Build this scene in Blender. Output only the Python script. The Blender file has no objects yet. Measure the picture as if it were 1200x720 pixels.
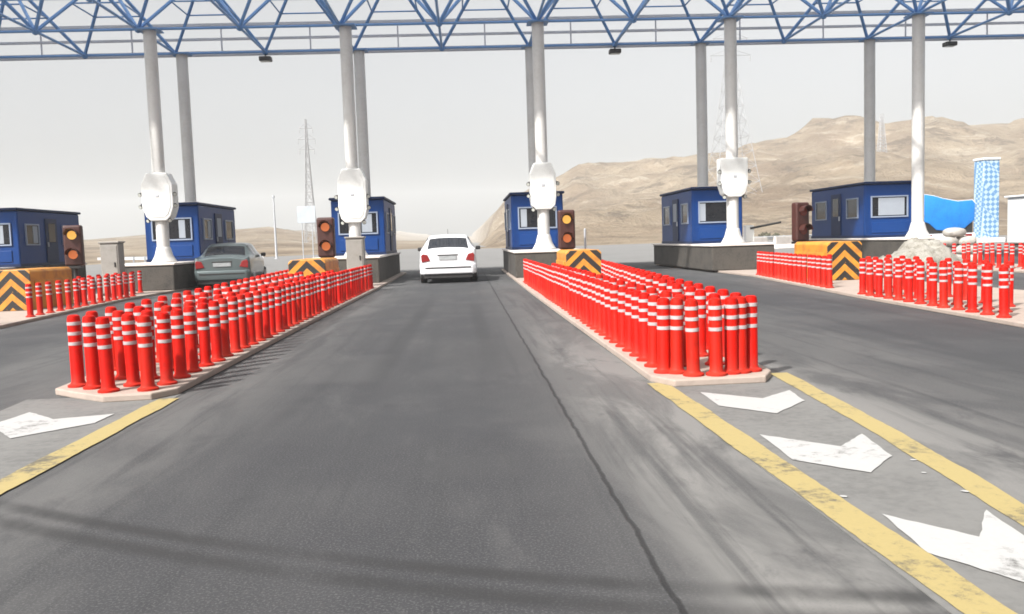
import bpy, bmesh, math, random
from mathutils import Vector, Matrix, noise
random.seed(7)
R = math.radians
scn = bpy.context.scene
COL = scn.collection

# ------------------------------------------------------------------ mesh builder
class MB:
    def __init__(self):
        self.v = []; self.f = []
    def add(self, vs, fs):
        n = len(self.v)
        self.v += [tuple(p) for p in vs]
        self.f += [tuple(i + n for i in f) for f in fs]
        return self
    def box(self, x0, x1, y0, y1, z0, z1):
        vs = [(x0,y0,z0),(x1,y0,z0),(x1,y1,z0),(x0,y1,z0),(x0,y0,z1),(x1,y0,z1),(x1,y1,z1),(x0,y1,z1)]
        return self.add(vs, [(3,2,1,0),(4,5,6,7),(0,1,5,4),(1,2,6,5),(2,3,7,6),(3,0,4,7)])
    def bar(self, a, b, r, n=6, r2=None):
        a = Vector(a); b = Vector(b); d = (b - a).normalized()
        up = Vector((0,0,1)) if abs(d.z) < .9 else Vector((1,0,0))
        s = d.cross(up).normalized(); t = s.cross(d)
        r2 = r if r2 is None else r2
        vs = []
        for p, q in ((a, r), (b, r2)):
            for k in range(n):
                an = 2*math.pi*k/n
                vs.append(p + (s*math.cos(an) + t*math.sin(an))*q)
        fs = [(k, (k+1)%n, n+(k+1)%n, n+k) for k in range(n)]
        fs += [tuple(range(n-1,-1,-1)), tuple(range(n, 2*n))]
        return self.add(vs, fs)
    def lathe(self, prof, n=20, c=(0,0,0)):
        vs = []; fs = []
        for r, z in prof:
            for k in range(n):
                an = 2*math.pi*k/n
                vs.append((c[0]+r*math.cos(an), c[1]+r*math.sin(an), c[2]+z))
        m = len(prof)
        for i in range(m-1):
            for k in range(n):
                fs.append((i*n+k, i*n+(k+1)%n, (i+1)*n+(k+1)%n, (i+1)*n+k))
        fs.append(tuple(range(n-1,-1,-1))); fs.append(tuple((m-1)*n+k for k in range(n)))
        return self.add(vs, fs)
    def disc_y(self, c, r, y0, y1, n=20):
        return self.bar((c[0], y0, c[1]), (c[0], y1, c[1]), r, n)
    def prism(self, poly, z0, z1):
        n = len(poly)
        vs = [(x,y,z0) for x,y in poly] + [(x,y,z1) for x,y in poly]
        fs = [tuple(range(n-1,-1,-1)), tuple(range(n,2*n))]
        fs += [(i,(i+1)%n,n+(i+1)%n,n+i) for i in range(n)]
        return self.add(vs, fs)
    def prism_y(self, poly, y0, y1):          # polygon in x,z extruded along y
        n = len(poly)
        vs = [(x,y0,z) for x,z in poly] + [(x,y1,z) for x,z in poly]
        fs = [tuple(range(n)), tuple(range(2*n-1,n-1,-1))]
        fs += [(i,n+i,n+(i+1)%n,(i+1)%n) for i in range(n)]
        return self.add(vs, fs)
    def build(self, name, m, parent=None, bevel=0, smooth=False, seg=2):
        me = bpy.data.meshes.new(name)
        me.from_pydata(self.v, [], self.f); me.update()
        bm = bmesh.new(); bm.from_mesh(me)
        bmesh.ops.recalc_face_normals(bm, faces=bm.faces)
        if bevel:
            ed = [e for e in bm.edges if len(e.link_faces) == 2 and e.calc_face_angle(0) > .6]
            bmesh.ops.bevel(bm, geom=ed, offset=bevel, segments=seg, affect='EDGES', profile=.5)
        bm.to_mesh(me); bm.free()
        me.materials.append(m)
        if smooth:
            for p in me.polygons: p.use_smooth = True
            try: me.set_sharp_from_angle(angle=R(38))
            except Exception: pass
        o = bpy.data.objects.new(name, me); COL.objects.link(o)
        if parent: o.parent = parent
        return o

def tag(o, label=None, cat=None, group=None, kind=None):
    if label: o['label'] = label
    if cat: o['category'] = cat
    if group: o['group'] = group
    if kind: o['kind'] = kind
    return o
def empty(name, loc, label, cat, group=None, rz=0):
    o = bpy.data.objects.new(name, None); COL.objects.link(o)
    o.location = loc; o.rotation_euler = (0,0,rz)
    o.empty_display_size = .2
    return tag(o, label, cat, group)
KIDS = {}
def children(o): return [c for c in o.children]
def copy_tree(o, parent=None):
    kids = children(o)
    c = o.copy(); COL.objects.link(c)
    if parent: c.parent = parent
    for k in kids: copy_tree(k, c)
    return c

# ------------------------------------------------------------------ materials
class NT:
    def __init__(self, name):
        self.m = bpy.data.materials.new(name); self.m.use_nodes = True
        self.t = self.m.node_tree; self.n = self.t.nodes; self.l = self.t.links
        self.b = self.n['Principled BSDF']
    def put(self, sock, v):
        if hasattr(v, 'is_linked') or isinstance(v, bpy.types.NodeSocket): self.l.new(v, sock)
        else: sock.default_value = v
    def math(self, op, a, b=0.0, c=None, clamp=False):
        n = self.n.new('ShaderNodeMath'); n.operation = op; n.use_clamp = clamp
        self.put(n.inputs[0], a); self.put(n.inputs[1], b)
        if c is not None: self.put(n.inputs[2], c)
        return n.outputs[0]
    def mix(self, f, a, b):
        n = self.n.new('ShaderNodeMix'); n.data_type = 'RGBA'
        self.put(n.inputs[0], f)
        for i, v in ((6, a), (7, b)):
            if isinstance(v, (tuple, list)): v = (*v[:3], 1)
            self.put(n.inputs[i], v)
        return n.outputs[2]
    def coord(self, world=False):
        if world: return self.n.new('ShaderNodeNewGeometry').outputs['Position']
        return self.n.new('ShaderNodeTexCoord').outputs['Object']
    def scale(self, v, s):
        n = self.n.new('ShaderNodeMapping'); n.inputs['Scale'].default_value = s
        self.l.new(v, n.inputs['Vector']); return n.outputs[0]
    def noise(self, v, s, d=4, rough=.6, dist=0):
        n = self.n.new('ShaderNodeTexNoise'); n.inputs['Scale'].default_value = s
        n.inputs['Detail'].default_value = d; n.inputs['Roughness'].default_value = rough
        n.inputs['Distortion'].default_value = dist
        self.l.new(v, n.inputs['Vector']); return n.outputs[0]
    def step(self, v, a, b):                 # smoothstep
        n = self.n.new('ShaderNodeMapRange'); n.interpolation_type = 'SMOOTHSTEP'
        self.put(n.inputs[0], v); n.inputs[1].default_value = a; n.inputs[2].default_value = b
        return n.outputs[0]
    def bump(self, h, strength, dist=.01):
        n = self.n.new('ShaderNodeBump'); n.inputs['Strength'].default_value = strength
        n.inputs['Distance'].default_value = dist
        self.l.new(h, n.inputs['Height']); self.l.new(n.outputs[0], self.b.inputs['Normal'])

def mat(name, col, rough=.5, metal=0, dirt=.25, dscale=3.0, dcol=None, bump=0, coat=0, world=False, spec=.5):
    t = NT(name); t.b.inputs['Specular IOR Level'].default_value = spec; v = t.coord(world)
    n1 = t.noise(v, dscale, 6, .65); n2 = t.noise(v, dscale*9, 4, .6)
    f = t.math('MULTIPLY', t.step(t.math('ADD', t.math('MULTIPLY', n1, .65), t.math('MULTIPLY', n2, .35)), .42, .7), dirt)
    dc = dcol or tuple(c*.55 + .06 for c in col)
    t.put(t.b.inputs['Base Color'], t.mix(f, col, dc))
    t.put(t.b.inputs['Roughness'], t.math('ADD', t.math('MULTIPLY', n2, .2), rough-.1, clamp=True))
    t.b.inputs['Metallic'].default_value = metal
    if coat: t.b.inputs['Coat Weight'].default_value = coat; t.b.inputs['Coat Roughness'].default_value = .08
    if bump: t.bump(n2, bump)
    return t.m
def emit(name, col, strength, base):
    t = NT(name)
    v = t.coord(); n = t.noise(v, 30, 2)
    t.put(t.b.inputs['Base Color'], t.mix(n, base, tuple(c*.8 for c in base)))
    t.b.inputs['Emission Color'].default_value = (*col, 1); t.b.inputs['Emission Strength'].default_value = strength
    t.b.inputs['Roughness'].default_value = .25
    return t.m

DUST = (.36, .30, .23)
M = {}
M['red'] = None
M['band'] = mat('reflective_white', (.38,.33,.33), .45, dirt=.6, dscale=14, dcol=(.22,.14,.13), spec=.3)
M['kerb'] = mat('kerb_concrete', (.31,.25,.21), .85, dirt=.5, dscale=1.8, dcol=(.19,.155,.13), bump=.3)
M['slab'] = mat('island_slab', (.36,.30,.27), .9, dirt=.6, dscale=1.3, dcol=(.22,.18,.15), bump=.3)
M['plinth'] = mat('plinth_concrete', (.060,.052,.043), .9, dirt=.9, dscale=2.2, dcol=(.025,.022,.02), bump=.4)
M['plinth_cap'] = mat('plinth_cap_paint', (.66,.60,.55), .7, dirt=.6, dscale=2.5, dcol=(.42,.36,.30))
M['column'] = mat('column_paint', (.50,.49,.47), .5, dirt=.5, dscale=1.5, dcol=(.36,.34,.31))
M['white'] = mat('white_paint', (.60,.60,.58), .4, dirt=.35, dscale=3, dcol=(.40,.38,.34))
M['blue_steel'] = mat('truss_blue', (.10,.23,.46), .45, dirt=.3, dscale=2, dcol=(.10,.2,.38))
M['blue_thin'] = mat('truss_pale_blue', (.24,.37,.56), .45, dirt=.3, dscale=2, dcol=(.2,.3,.45))
M['booth'] = mat('booth_blue', (.0035,.034,.150), .45, dirt=.4, dscale=1.6, dcol=(.012,.045,.14), spec=.2)
M['booth_roof'] = mat('booth_roof_blue', (.004,.016,.062), .5, dirt=.4, dscale=2, dcol=(.03,.035,.06), spec=.2)
M['trim'] = mat('booth_trim', (.22,.26,.34), .45, dirt=.3, dscale=5)
M['glass'] = mat('dark_glass', (.012,.013,.016), .08, dirt=.2, dscale=3, dcol=(.05,.045,.04))
M['blind'] = mat('pale_blind', (.26,.285,.32), .6, dirt=.3, dscale=6)
M['black'] = mat('black_plastic', (.015,.014,.014), .5, dirt=.3, dscale=8, dcol=(.06,.05,.04))
M['rubber'] = mat('tyre_rubber', (.018,.018,.018), .8, dirt=.5, dscale=8, dcol=(.08,.07,.06))
M['rim'] = mat('wheel_rim', (.45,.45,.46), .35, metal=.8, dirt=.4, dscale=9)
M['maroon'] = mat('signal_housing', (.045,.010,.006), .5, dirt=.5, dscale=6, dcol=(.02,.008,.006))
M['grey_box'] = mat('cabinet_grey', (.22,.205,.185), .6, dirt=.5, dscale=4, dcol=(.14,.125,.10))
M['galv'] = mat('galvanised_steel', (.44,.45,.47), .5, metal=.4, dirt=.4, dscale=3)
M['pylon'] = mat('pylon_steel', (.30,.30,.31), .6, metal=.2, dirt=.3, dscale=.5)
M['car_white'] = mat('car_paint_white', (.62,.62,.63), .3, dirt=.2, dscale=2, dcol=(.42,.40,.37), coat=.6)
M['car_silver'] = mat('car_paint_silver', (.105,.13,.13), .32, metal=.45, dirt=.2, dscale=2, coat=.6)
M['car_cream'] = mat('car_paint_cream', (.33,.30,.25), .4, dirt=.4, dscale=2, dcol=(.2,.18,.14), coat=.5)
M['tail'] = mat('tail_lamp_red', (.20,.010,.010), .2, dirt=.2, dscale=12, coat=.5)
M['plate'] = mat('number_plate', (.30,.31,.31), .4, dirt=.5, dscale=20, dcol=(.12,.12,.12))
M['tarp'] = mat('blue_tarpaulin', (.010,.19,.58), .5, dirt=.5, dscale=2.2, dcol=(.008,.08,.30), bump=.5)
M['lorry_frame'] = mat('lorry_frame_white', (.68,.68,.70), .5, dirt=.4, dscale=3)
M['rail'] = mat('guard_rail', (.52,.52,.52), .5, metal=.3, dirt=.4, dscale=2)
M['sign_back'] = mat('sign_board_back', (.42,.45,.48), .5, metal=.2, dirt=.4, dscale=2)
M['sack'] = mat('woven_sack', (.36,.34,.31), .85, dirt=.6, dscale=6, dcol=(.22,.18,.14), bump=.3)
M['sheet'] = mat('pale_cover_sheet', (.25,.235,.205), .8, dirt=1.0, dscale=3.4, dcol=(.08,.07,.045), bump=.4)
M['shrub'] = mat('dry_shrub', (.075,.07,.035), .9, dirt=.6, dscale=2, dcol=(.04,.045,.02))
M['lens'] = mat('lamp_lens', (.45,.46,.42), .2, dirt=.3, dscale=20)
M['lamp_amber'] = emit('signal_amber', (1,.52,.10), .45, (.55,.28,.05))
M['lamp_red'] = emit('signal_red_dim', (1,.27,.07), .25, (.42,.11,.04))
M['lamp_off'] = mat('signal_lens_off', (.16,.03,.02), .25, dirt=.3, dscale=20)

def translucent(name, col, k, ribs=0):
    t = NT(name); v = t.coord(True)
    n = t.noise(v, .8, 5)
    c = t.mix(t.step(n, .4, .75), col, tuple(x*.86 for x in col))
    t.put(t.b.inputs['Base Color'], c); t.b.inputs['Roughness'].default_value = .5
    tr = t.n.new('ShaderNodeBsdfTranslucent'); t.put(tr.inputs[0], c)
    mx = t.n.new('ShaderNodeMixShader'); mx.inputs[0].default_value = k
    t.l.new(t.b.outputs[0], mx.inputs[1]); t.l.new(tr.outputs[0], mx.inputs[2])
    t.l.new(mx.outputs[0], t.n['Material Output'].inputs[0])
    if ribs:
        sx = t.n.new('ShaderNodeSeparateXYZ'); t.l.new(v, sx.inputs[0])
        t.bump(t.math('SINE', t.math('MULTIPLY', sx.outputs[0], ribs)), .4, .02)
    return t.m
M['roof_sheet'] = translucent('roof_sheet', (.78,.82,.88), .45, 21)
M['edge'] = mat('edge_rail_grey', (.42,.43,.46), .6, dirt=.4, dscale=1.5)

def checks():
    t = NT('blue_white_checks'); v = t.coord()
    c = t.n.new('ShaderNodeTexChecker'); c.inputs['Scale'].default_value = 4.4
    c.inputs[1].default_value = (.36,.47,.55,1); c.inputs[2].default_value = (.06,.19,.38,1)
    mp = t.n.new('ShaderNodeMapping'); mp.inputs['Rotation'].default_value = (0, R(45), R(12)); t.l.new(v, mp.inputs[0])
    mp.inputs['Location'].default_value = (.03,.03,.03)
    t.l.new(mp.outputs[0], c.inputs[0]); n = t.noise(v, 3)
    t.put(t.b.inputs['Base Color'], t.mix(t.math('MULTIPLY', n, .3), c.outputs[0], (.25,.28,.30)))
    t.b.inputs['Roughness'].default_value = .5
    return t.m
M['checks'] = checks()

def red_post():
    t = NT('bollard_red'); v = t.coord()
    oi = t.n.new('ShaderNodeObjectInfo'); rnd = oi.outputs['Random']
    off = t.n.new('ShaderNodeVectorMath'); off.operation = 'ADD'; t.l.new(v, off.inputs[0])
    cb = t.n.new('ShaderNodeCombineXYZ'); t.put(cb.inputs[0], t.math('MULTIPLY', rnd, 37.0)); t.put(cb.inputs[1], t.math('MULTIPLY', rnd, 11.0))
    t.l.new(cb.outputs[0], off.inputs[1]); w_ = off.outputs[0]
    s = t.n.new('ShaderNodeSeparateXYZ'); t.l.new(v, s.inputs[0])
    n = t.noise(w_, 7, 6, .65); n2 = t.noise(t.scale(w_, (1,1,.25)), 32, 4, .6); n3 = t.noise(w_, 3, 2)
    c = t.mix(t.step(rnd, .2, 1.0), (.42,.0045,.0012), (.37,.010,.0035))
    c = t.mix(t.math('MULTIPLY', t.step(n, .48, .68), .5), c, (.21,.008,.004))
    dust = t.math('MULTIPLY', t.step(t.math('ADD', s.outputs[2], t.math('MULTIPLY', n3, .22)), .26, .06), .22)
    c = t.mix(dust, c, (.24,.10,.065))
    c = t.mix(t.math('MULTIPLY', t.step(n2, .66, .74), .55), c, (.10,.035,.025))
    t.put(t.b.inputs['Base Color'], c); t.put(t.b.inputs['Roughness'], t.math('ADD', .42, t.math('MULTIPLY', n, .25)))
    t.b.inputs['Specular IOR Level'].default_value = .12
    return t.m
M['red'] = red_post()
def chevron_mat():
    # yellow crash cushion with black upward chevrons on its front face (object coords, front faces -y)
    t = NT('yellow_black_chevrons'); v = t.coord()
    s = t.n.new('ShaderNodeSeparateXYZ'); t.l.new(v, s.inputs[0])
    n = t.noise(v, 4, 6); n2 = t.noise(v, 22, 4)
    ax = t.math('ABSOLUTE', s.outputs[0])
    u = t.math('ADD', s.outputs[2], t.math('MULTIPLY', ax, .95))
    fr = t.math('FRACT', t.math('ADD', t.math('MULTIPLY', u, 3.3), .26))
    stripe = t.step(fr, .47, .50)
    front = t.step(s.outputs[1], .012, .004)
    wear = t.step(n2, .72, .62)
    f = t.math('MULTIPLY', t.math('MULTIPLY', stripe, front), wear)
    yel = t.mix(t.step(n, .4, .68), (.50,.21,.018), (.34,.13,.018))
    t.put(t.b.inputs['Base Color'], t.mix(f, yel, (.015,.013,.012)))
    t.b.inputs['Roughness'].default_value = .55
    t.bump(n2, .15)
    return t.m
M['chev'] = chevron_mat()

def paint(name, col, wear, wcol):
    t = NT(name); v = t.coord(True)
    n = t.noise(v, 14, 8, .8); n2 = t.noise(v, 1.7, 4)
    n3 = t.noise(v, 60, 3)
    f = t.step(t.math('ADD', t.math('MULTIPLY', n, .55), t.math('MULTIPLY', n2, .45)), wear, wear + .13)
    t.put(t.b.inputs['Base Color'], t.mix(f, t.mix(t.math('MULTIPLY', n3, .5), col, tuple(c*.7 for c in col)), wcol))
    t.b.inputs['Roughness'].default_value = .75
    t.bump(n3, .25, .004)
    return t.m
M['line_yellow'] = paint('worn_yellow_line', (.31,.245,.10), .51, (.085,.075,.055))
M['line_faded'] = paint('faded_yellow_line', (.28,.235,.13), .40, (.13,.12,.095))
M['line_white'] = paint('worn_white_paint', (.36,.355,.345), .53, (.085,.082,.077))

def asphalt():
    t = NT('plaza_asphalt'); v = t.coord(True)
    s = t.n.new('ShaderNodeSeparateXYZ'); t.l.new(v, s.inputs[0])
    X, Y = s.outputs[0], s.outputs[1]
    big = t.noise(v, .28, 5, .6); mid = t.noise(t.scale(v, (1.6,.45,1)), 1.0, 6, .65, .6)
    fine = t.noise(v, 9, 6, .7); grit = t.noise(v, 95, 3, .7)
    streak = t.noise(t.scale(v, (5.5,.16,1)), 1.0, 5, .6)
    Xw = t.math('ADD', X, t.math('MULTIPLY', t.math('SUBTRACT', mid, .5), .7))
    # distance from each worn wheel path, lanes are 5.95 m apart
    lane = t.math('ABSOLUTE', t.math('SUBTRACT', t.math('FRACT', t.math('DIVIDE', t.math('ADD', Xw, 3.52), 5.95)), .5))
    core = t.step(lane, .25, .10)
    core = t.math('MULTIPLY', core, t.math('ADD', .55, t.math('MULTIPLY', t.step(big, .35, .6), .45)))
    tone = t.mix(core, (0.0645,0.0634,0.0628), (0.0244,0.0248,0.0278))
    # paler concrete strip east of the joint in the middle lane, near the toll island nose
    east = t.math('MULTIPLY', t.step(Xw, .55, .95), t.step(Xw, 3.4, 2.4))
    east = t.math('MULTIPLY', east, t.step(Y, 15, 6))
    tone = t.mix(t.math('MULTIPLY', east, .95), tone, (.158,.153,.145))
    west = t.math('MULTIPLY', t.step(Xw, -3.9, -3.2), t.step(Xw, -1.7, -2.2))
    tone = t.mix(t.math('MULTIPLY', west, .55), tone, (0.0944,0.0917,0.0892))
    tone = t.mix(t.math('MULTIPLY', t.step(mid, .42, .62), .6), tone, (0.0333,0.0338,0.0357))
    tone = t.mix(t.math('MULTIPLY', t.step(streak, .50, .64), .55), tone, (0.0278,0.0283,0.0300))
    tone = t.mix(t.math('MULTIPLY', t.step(big, .50, .66), .30), tone, (0.0944,0.0917,0.0892))
    tone = t.mix(t.math('MULTIPLY', t.step(fine, .55, .8), .25), tone, (0.0944,0.0917,0.0871))
    tone = t.mix(t.math('MULTIPLY', t.step(grit, .50, .64), .48), tone, (0.1141,0.1117,0.1100))
    pale = t.noise(t.scale(v, (.9,.30,1)), 1.3, 7, .72, .25)
    tone = t.mix(t.math('MULTIPLY', t.step(pale, .52, .70), .20), tone, (.125,.121,.116))
    blot = t.noise(t.scale(v, (1,.6,1)), 2.6, 5, .7, .4)
    tone = t.mix(t.math('MULTIPLY', t.step(blot, .56, .70), .45), tone, (.030,.030,.032))
    # curved tyre skids sweeping across the lane in the foreground
    cur = t.math('ADD', t.math('ADD', t.math('MULTIPLY', X, -.37), t.math('MULTIPLY', t.math('MULTIPLY', X, X), .062)), 3.02)
    for off, w, k in ((0,.05,.72), (-.19,.055,.70)):
        d = t.math('ABSOLUTE', t.math('SUBTRACT', Y, t.math('ADD', cur, off)))
        d = t.math('ADD', d, t.math('MULTIPLY', t.math('SUBTRACT', fine, .5), .05))
        tone = t.mix(t.math('MULTIPLY', t.math('MULTIPLY', t.step(d, w*1.9, w*.2), t.step(mid, .25, .55)), k), tone, (0.0217,0.0214,0.0214))
    # straight brake marks further up
    for x0, sl, w, k, a, b in ((-.95,.012,.10,.45,6,20), (.30,-.01,.09,.4,7,19), (-1.7,.06,.06,.35,4.5,10), (4.3,.05,.08,.32,6,24), (5.6,.03,.08,.32,6,24), (5.2,-.09,.06,.35,5,12)):
        d = t.math('ABSOLUTE', t.math('SUBTRACT', t.math('SUBTRACT', X, x0), t.math('MULTIPLY', Y, sl)))
        d = t.math('ADD', d, t.math('MULTIPLY', t.math('SUBTRACT', mid, .5), .12))
        m_ = t.math('MULTIPLY', t.step(d, w*1.7, w*.4), t.math('MULTIPLY', t.step(Y, a, a+2.5), t.step(Y, b, b-5)))
        tone = t.mix(t.math('MULTIPLY', m_, k), tone, (0.0238,0.0241,0.0250))
    for px, py, hw, hl, col in ((-.25,5.6,.42,.5,(0.0373,0.0379,0.0407)), (.15,9.2,.5,1.2,(0.0509,0.0503,0.0500)), (-1.3,8.4,.45,.9,(0.0645,0.0634,0.0628)), (.05,4.5,.25,.22,(0.0475,0.0469,0.0471)), (4.7,7.6,.6,.8,(0.0407,0.0414,0.0436))):
        dx = t.math('SUBTRACT', t.math('ABSOLUTE', t.math('SUBTRACT', X, px)), hw); dy = t.math('SUBTRACT', t.math('ABSOLUTE', t.math('SUBTRACT', Y, py)), hl)
        dd = t.math('ADD', t.math('MAXIMUM', dx, dy), t.math('MULTIPLY', t.math('SUBTRACT', fine, .5), .25))
        tone = t.mix(t.math('MULTIPLY', t.step(dd, .10, -.10), .30), tone, col)
    # open joint along the lane
    jn = t.noise(t.scale(v, (1,1.1,1)), 1.5, 5, .7)
    d = t.math('ABSOLUTE', t.math('SUBTRACT', X, t.math('ADD', .615, t.math('MULTIPLY', jn, .07))))
    jm = t.step(d, .017, .005)
    tone = t.mix(t.math('MULTIPLY', jm, .7), tone, (0.0095,0.0090,0.0093))
    t.put(t.b.inputs['Base Color'], tone)
    t.b.inputs['Roughness'].default_value = .82
    t.b.inputs['Specular IOR Level'].default_value = .3
    h = t.math('ADD', t.math('MULTIPLY', grit, .6), t.math('MULTIPLY', fine, .5))
    h = t.math('SUBTRACT', h, t.math('MULTIPLY', jm, 2))
    t.bump(h, .35, .006)
    return t.m
M['asphalt'] = asphalt()
M['nose'] = mat('nose_concrete', (.135,.132,.125), .85, dirt=.7, dscale=2.0, dcol=(.075,.073,.07), bump=.3, world=True)
M['far_concrete'] = mat('far_concrete', (.15,.147,.142), .85, dirt=.6, dscale=.25, dcol=(.105,.103,.10), world=True)

def desert():
    t = NT('desert_ground'); v = t.coord(True)
    s = t.n.new('ShaderNodeSeparateXYZ'); t.l.new(v, s.inputs[0])
    a = t.noise(v, .018, 8, .75, .8); b = t.noise(t.scale(v, (1,1,2.2)), .05, 8, .78, .5); c = t.noise(t.scale(v, (1,1,4.5)), .04, 8, .75, 1.2)
    d = t.noise(v, .5, 5, .7)
    tone = t.mix(t.step(a, .38, .64), (.27,.215,.15), (.17,.124,.082))
    tone = t.mix(t.math('MULTIPLY', t.step(c, .52, .66), .75), tone, (.37,.32,.25))
    tone = t.mix(t.math('MULTIPLY', t.step(b, .52, .62), .7), tone, (.085,.062,.042))
    tone = t.mix(t.math('MULTIPLY', t.step(d, .6, .75), .4), tone, (.08,.062,.042))
    t.put(t.b.inputs['Base Color'], tone); t.b.inputs['Roughness'].default_value = .95
    t.b.inputs['Specular IOR Level'].default_value = .1
    t.bump(t.math('ADD', b, t.math('MULTIPLY', d, .3)), 1.0, 4.0)
    return t.m
M['desert'] = desert()

# ------------------------------------------------------------------ camera, sun, sky
F = 1000.0
d = Vector((-55.0, 77.0, -F)).normalized()
th = .0332
up = Vector((-th, 1.0, -(-th*55 - 77)/F * 1.0))
up = (up - d*up.dot(d)).normalized()
xr = d.cross(up)
cam_data = bpy.data.cameras.new('camera'); cam = bpy.data.objects.new('camera', cam_data); COL.objects.link(cam)
rot = Matrix((xr, d, up))
cam.matrix_world = Matrix.Translation((0,0,1.2)) @ rot.to_4x4()
cam_data.sensor_width = 36; cam_data.lens = 36*F/1200; cam_data.clip_end = 5000; cam_data.clip_start = .05
scn.camera = cam

EL, AZ = R(45), R(46)
to_sun = Vector((-math.sin(AZ)*math.cos(EL), -math.cos(AZ)*math.cos(EL), math.sin(EL)))
sd = bpy.data.lights.new('sun', 'SUN'); sun = bpy.data.objects.new('sun', sd); COL.objects.link(sun)
sun.rotation_euler = to_sun.to_track_quat('Z', 'Y').to_euler()
sd.energy = 4.6; sd.angle = R(1.6); sd.color = (1,.975,.94)
w = bpy.data.worlds.new('World'); scn.world = w; w.use_nodes = True
wn = w.node_tree
sky = wn.nodes.new('ShaderNodeTexSky'); sky.sky_type = 'NISHITA'; sky.sun_disc = False
sky.sun_elevation = EL; sky.sun_rotation = math.atan2(to_sun.x, to_sun.y)
sky.dust_density = 6; sky.air_density = 1.0; sky.ozone_density = 1.0
hs = wn.nodes.new('ShaderNodeHueSaturation'); hs.inputs['Saturation'].default_value = .12
wn.links.new(sky.outputs[0], hs.inputs['Color'])
bg = wn.nodes['Background']; bg.inputs[1].default_value = .115
wn.links.new(hs.outputs[0], bg.inputs[0])
scn.view_settings.view_transform = 'Standard'; scn.view_settings.look = 'None'
scn.view_settings.exposure = 0.85; scn.view_settings.gamma = 1
scn.cycles.use_denoising = True
scn.cycles.max_bounces = 6; scn.cycles.volume_bounces = 1
scn.cycles.filter_width = 1.7

# ------------------------------------------------------------------ terrain
def lerp_table(tab, x):
    if x <= tab[0][0]: return tab[0][1]
    for (a, ya), (b, yb) in zip(tab, tab[1:]):
        if x <= b:
            k = (x-a)/(b-a); k = k*k*(3-2*k)
            return ya + (yb-ya)*k
    return tab[-1][1]
RIDGE = [(5,0),(11,0),(17,16),(25,24),(45,31),(72,40),(105,42),(137,45),(180,52),(200,58),(222,61),(250,59),(295,58),(400,60),(800,40)]
LEFT = [(-900,14),(-300,10),(-190,10),(-120,13),(-95,14),(-70,8),(-45,4),(-20,3),(0,0)]
def sst(a, b, x):
    k = max(0, min(1, (x-a)/(b-a))); return k*k*(3-2*k)
def height(x, y):
    if y < 60: return 0.0
    h = 0
    xs = x*450/max(y, 120) if y < 450 else x
    r = lerp_table(RIDGE, xs*1.06)*.92
    p = noise.fractal(Vector((x*.012, y*.012, 3.1)), .9, 2.1, 6)
    q = noise.fractal(Vector((x*.045, y*.045, 8.0)), .9, 2.1, 4)
    base = sst(120, 450, y); base = .25*sst(110, 190, y)*base**.3 + .75*base**1.6
    h += r*base*(1 + .26*p*(1-sst(350,450,y)) ) + (p*2.0 - abs(q)*3.6 + .6)*min(1, r/20)*sst(120, 200, y)*(.12+.88*(1-sst(360,450,y)))
    l = lerp_table(LEFT, x*420/max(y,120) if y < 420 else x)
    h += .72*l*sst(150, 420, y)*(1+.25*p)
    h += 7*sst(700, 1300, y)*(1+.5*p)*(1-min(1, r/20))
    return max(h, -.4*0)
def terrain():
    xs = []; x = -780
    while x < 830:
        xs.append(x); x += 3.5 if -60 < x < 330 else 14
    ys = [-70,-30,0,20,40]; y = 56
    while y < 1500:
        ys.append(y); y += 5 if y < 520 else 30
    vs = [(x, y, height(x, y) - .05) for y in ys for x in xs]
    n = len(xs)
    fs = [(j*n+i, j*n+i+1, (j+1)*n+i+1, (j+1)*n+i) for j in range(len(ys)-1) for i in range(n-1)]
    m = MB(); m.v = vs; m.f = fs
    return tag(m.build('ground', M['desert'], smooth=False), kind='structure', label='tan desert ground rising to a craggy hill on the right')
g = terrain()
for p in g.data.polygons: p.use_smooth = True

def sheet(name, poly, z, m, label):
    b = MB().prism(poly, z-.03, z); return tag(b.build(name, m), label, kind='structure')
sheet('road', [(-70,-40),(70,-40),(70,38.6),(-70,38.6)], 0.0, M['asphalt'], 'grey worn asphalt toll plaza with tyre skids and a dark joint')
sheet('concrete_apron', [(-45,38.6),(60,38.6),(52,105),(15,130),(13,900),(-11,900),(-13,130),(-40,105)], .004, M['far_concrete'], 'pale sunlit concrete road beyond the toll booths')

# painted island noses and markings
CX = [-15.42,-9.47,-3.52,2.43,8.38,14.33]
sheet('painted_nose', [(1.46,6.95),(2.62,6.95),(2.26,3.2),(2.05,1.0),(1.46,1.0)], .004, M['nose'], 'pale concrete nose ahead of the right bollard block')
sheet('painted_nose', [(-2.42,7.25),(-3.70,7.25),(-3.45,4.2),(-3.2,1.0),(-2.42,1.0)], .004, M['nose'], 'pale concrete nose ahead of the left bollard block')
def line(pts, wd, label, z=.008, mm='line_yellow'):
    m = MB(); rnd = random.Random(len(label)); P = []
    for i in range(len(pts)-1):
        (x0,y0),(x1,y1) = pts[i], pts[i+1]; n = max(2, int((y1-y0)/.06))
        for k in range(n + (i == len(pts)-2)):
            f = k/n; x = x0+(x1-x0)*f; y = y0+(y1-y0)*f
            a = .012*noise.noise(Vector((y*2.2, 1.7, len(label)))) + rnd.uniform(-.003,.003); b = .012*noise.noise(Vector((y*2.2, 9.1, len(label)))) + rnd.uniform(-.003,.003)
            P.append(((x-wd/2+a, y, z), (x+wd/2+b, y, z)))
    for a, b in zip(P, P[1:]): m.add([a[0],a[1],b[1],b[0]], [(0,1,2,3)])
    return tag(m.build('yellow_line', M[mm]), label, kind='structure')
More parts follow.
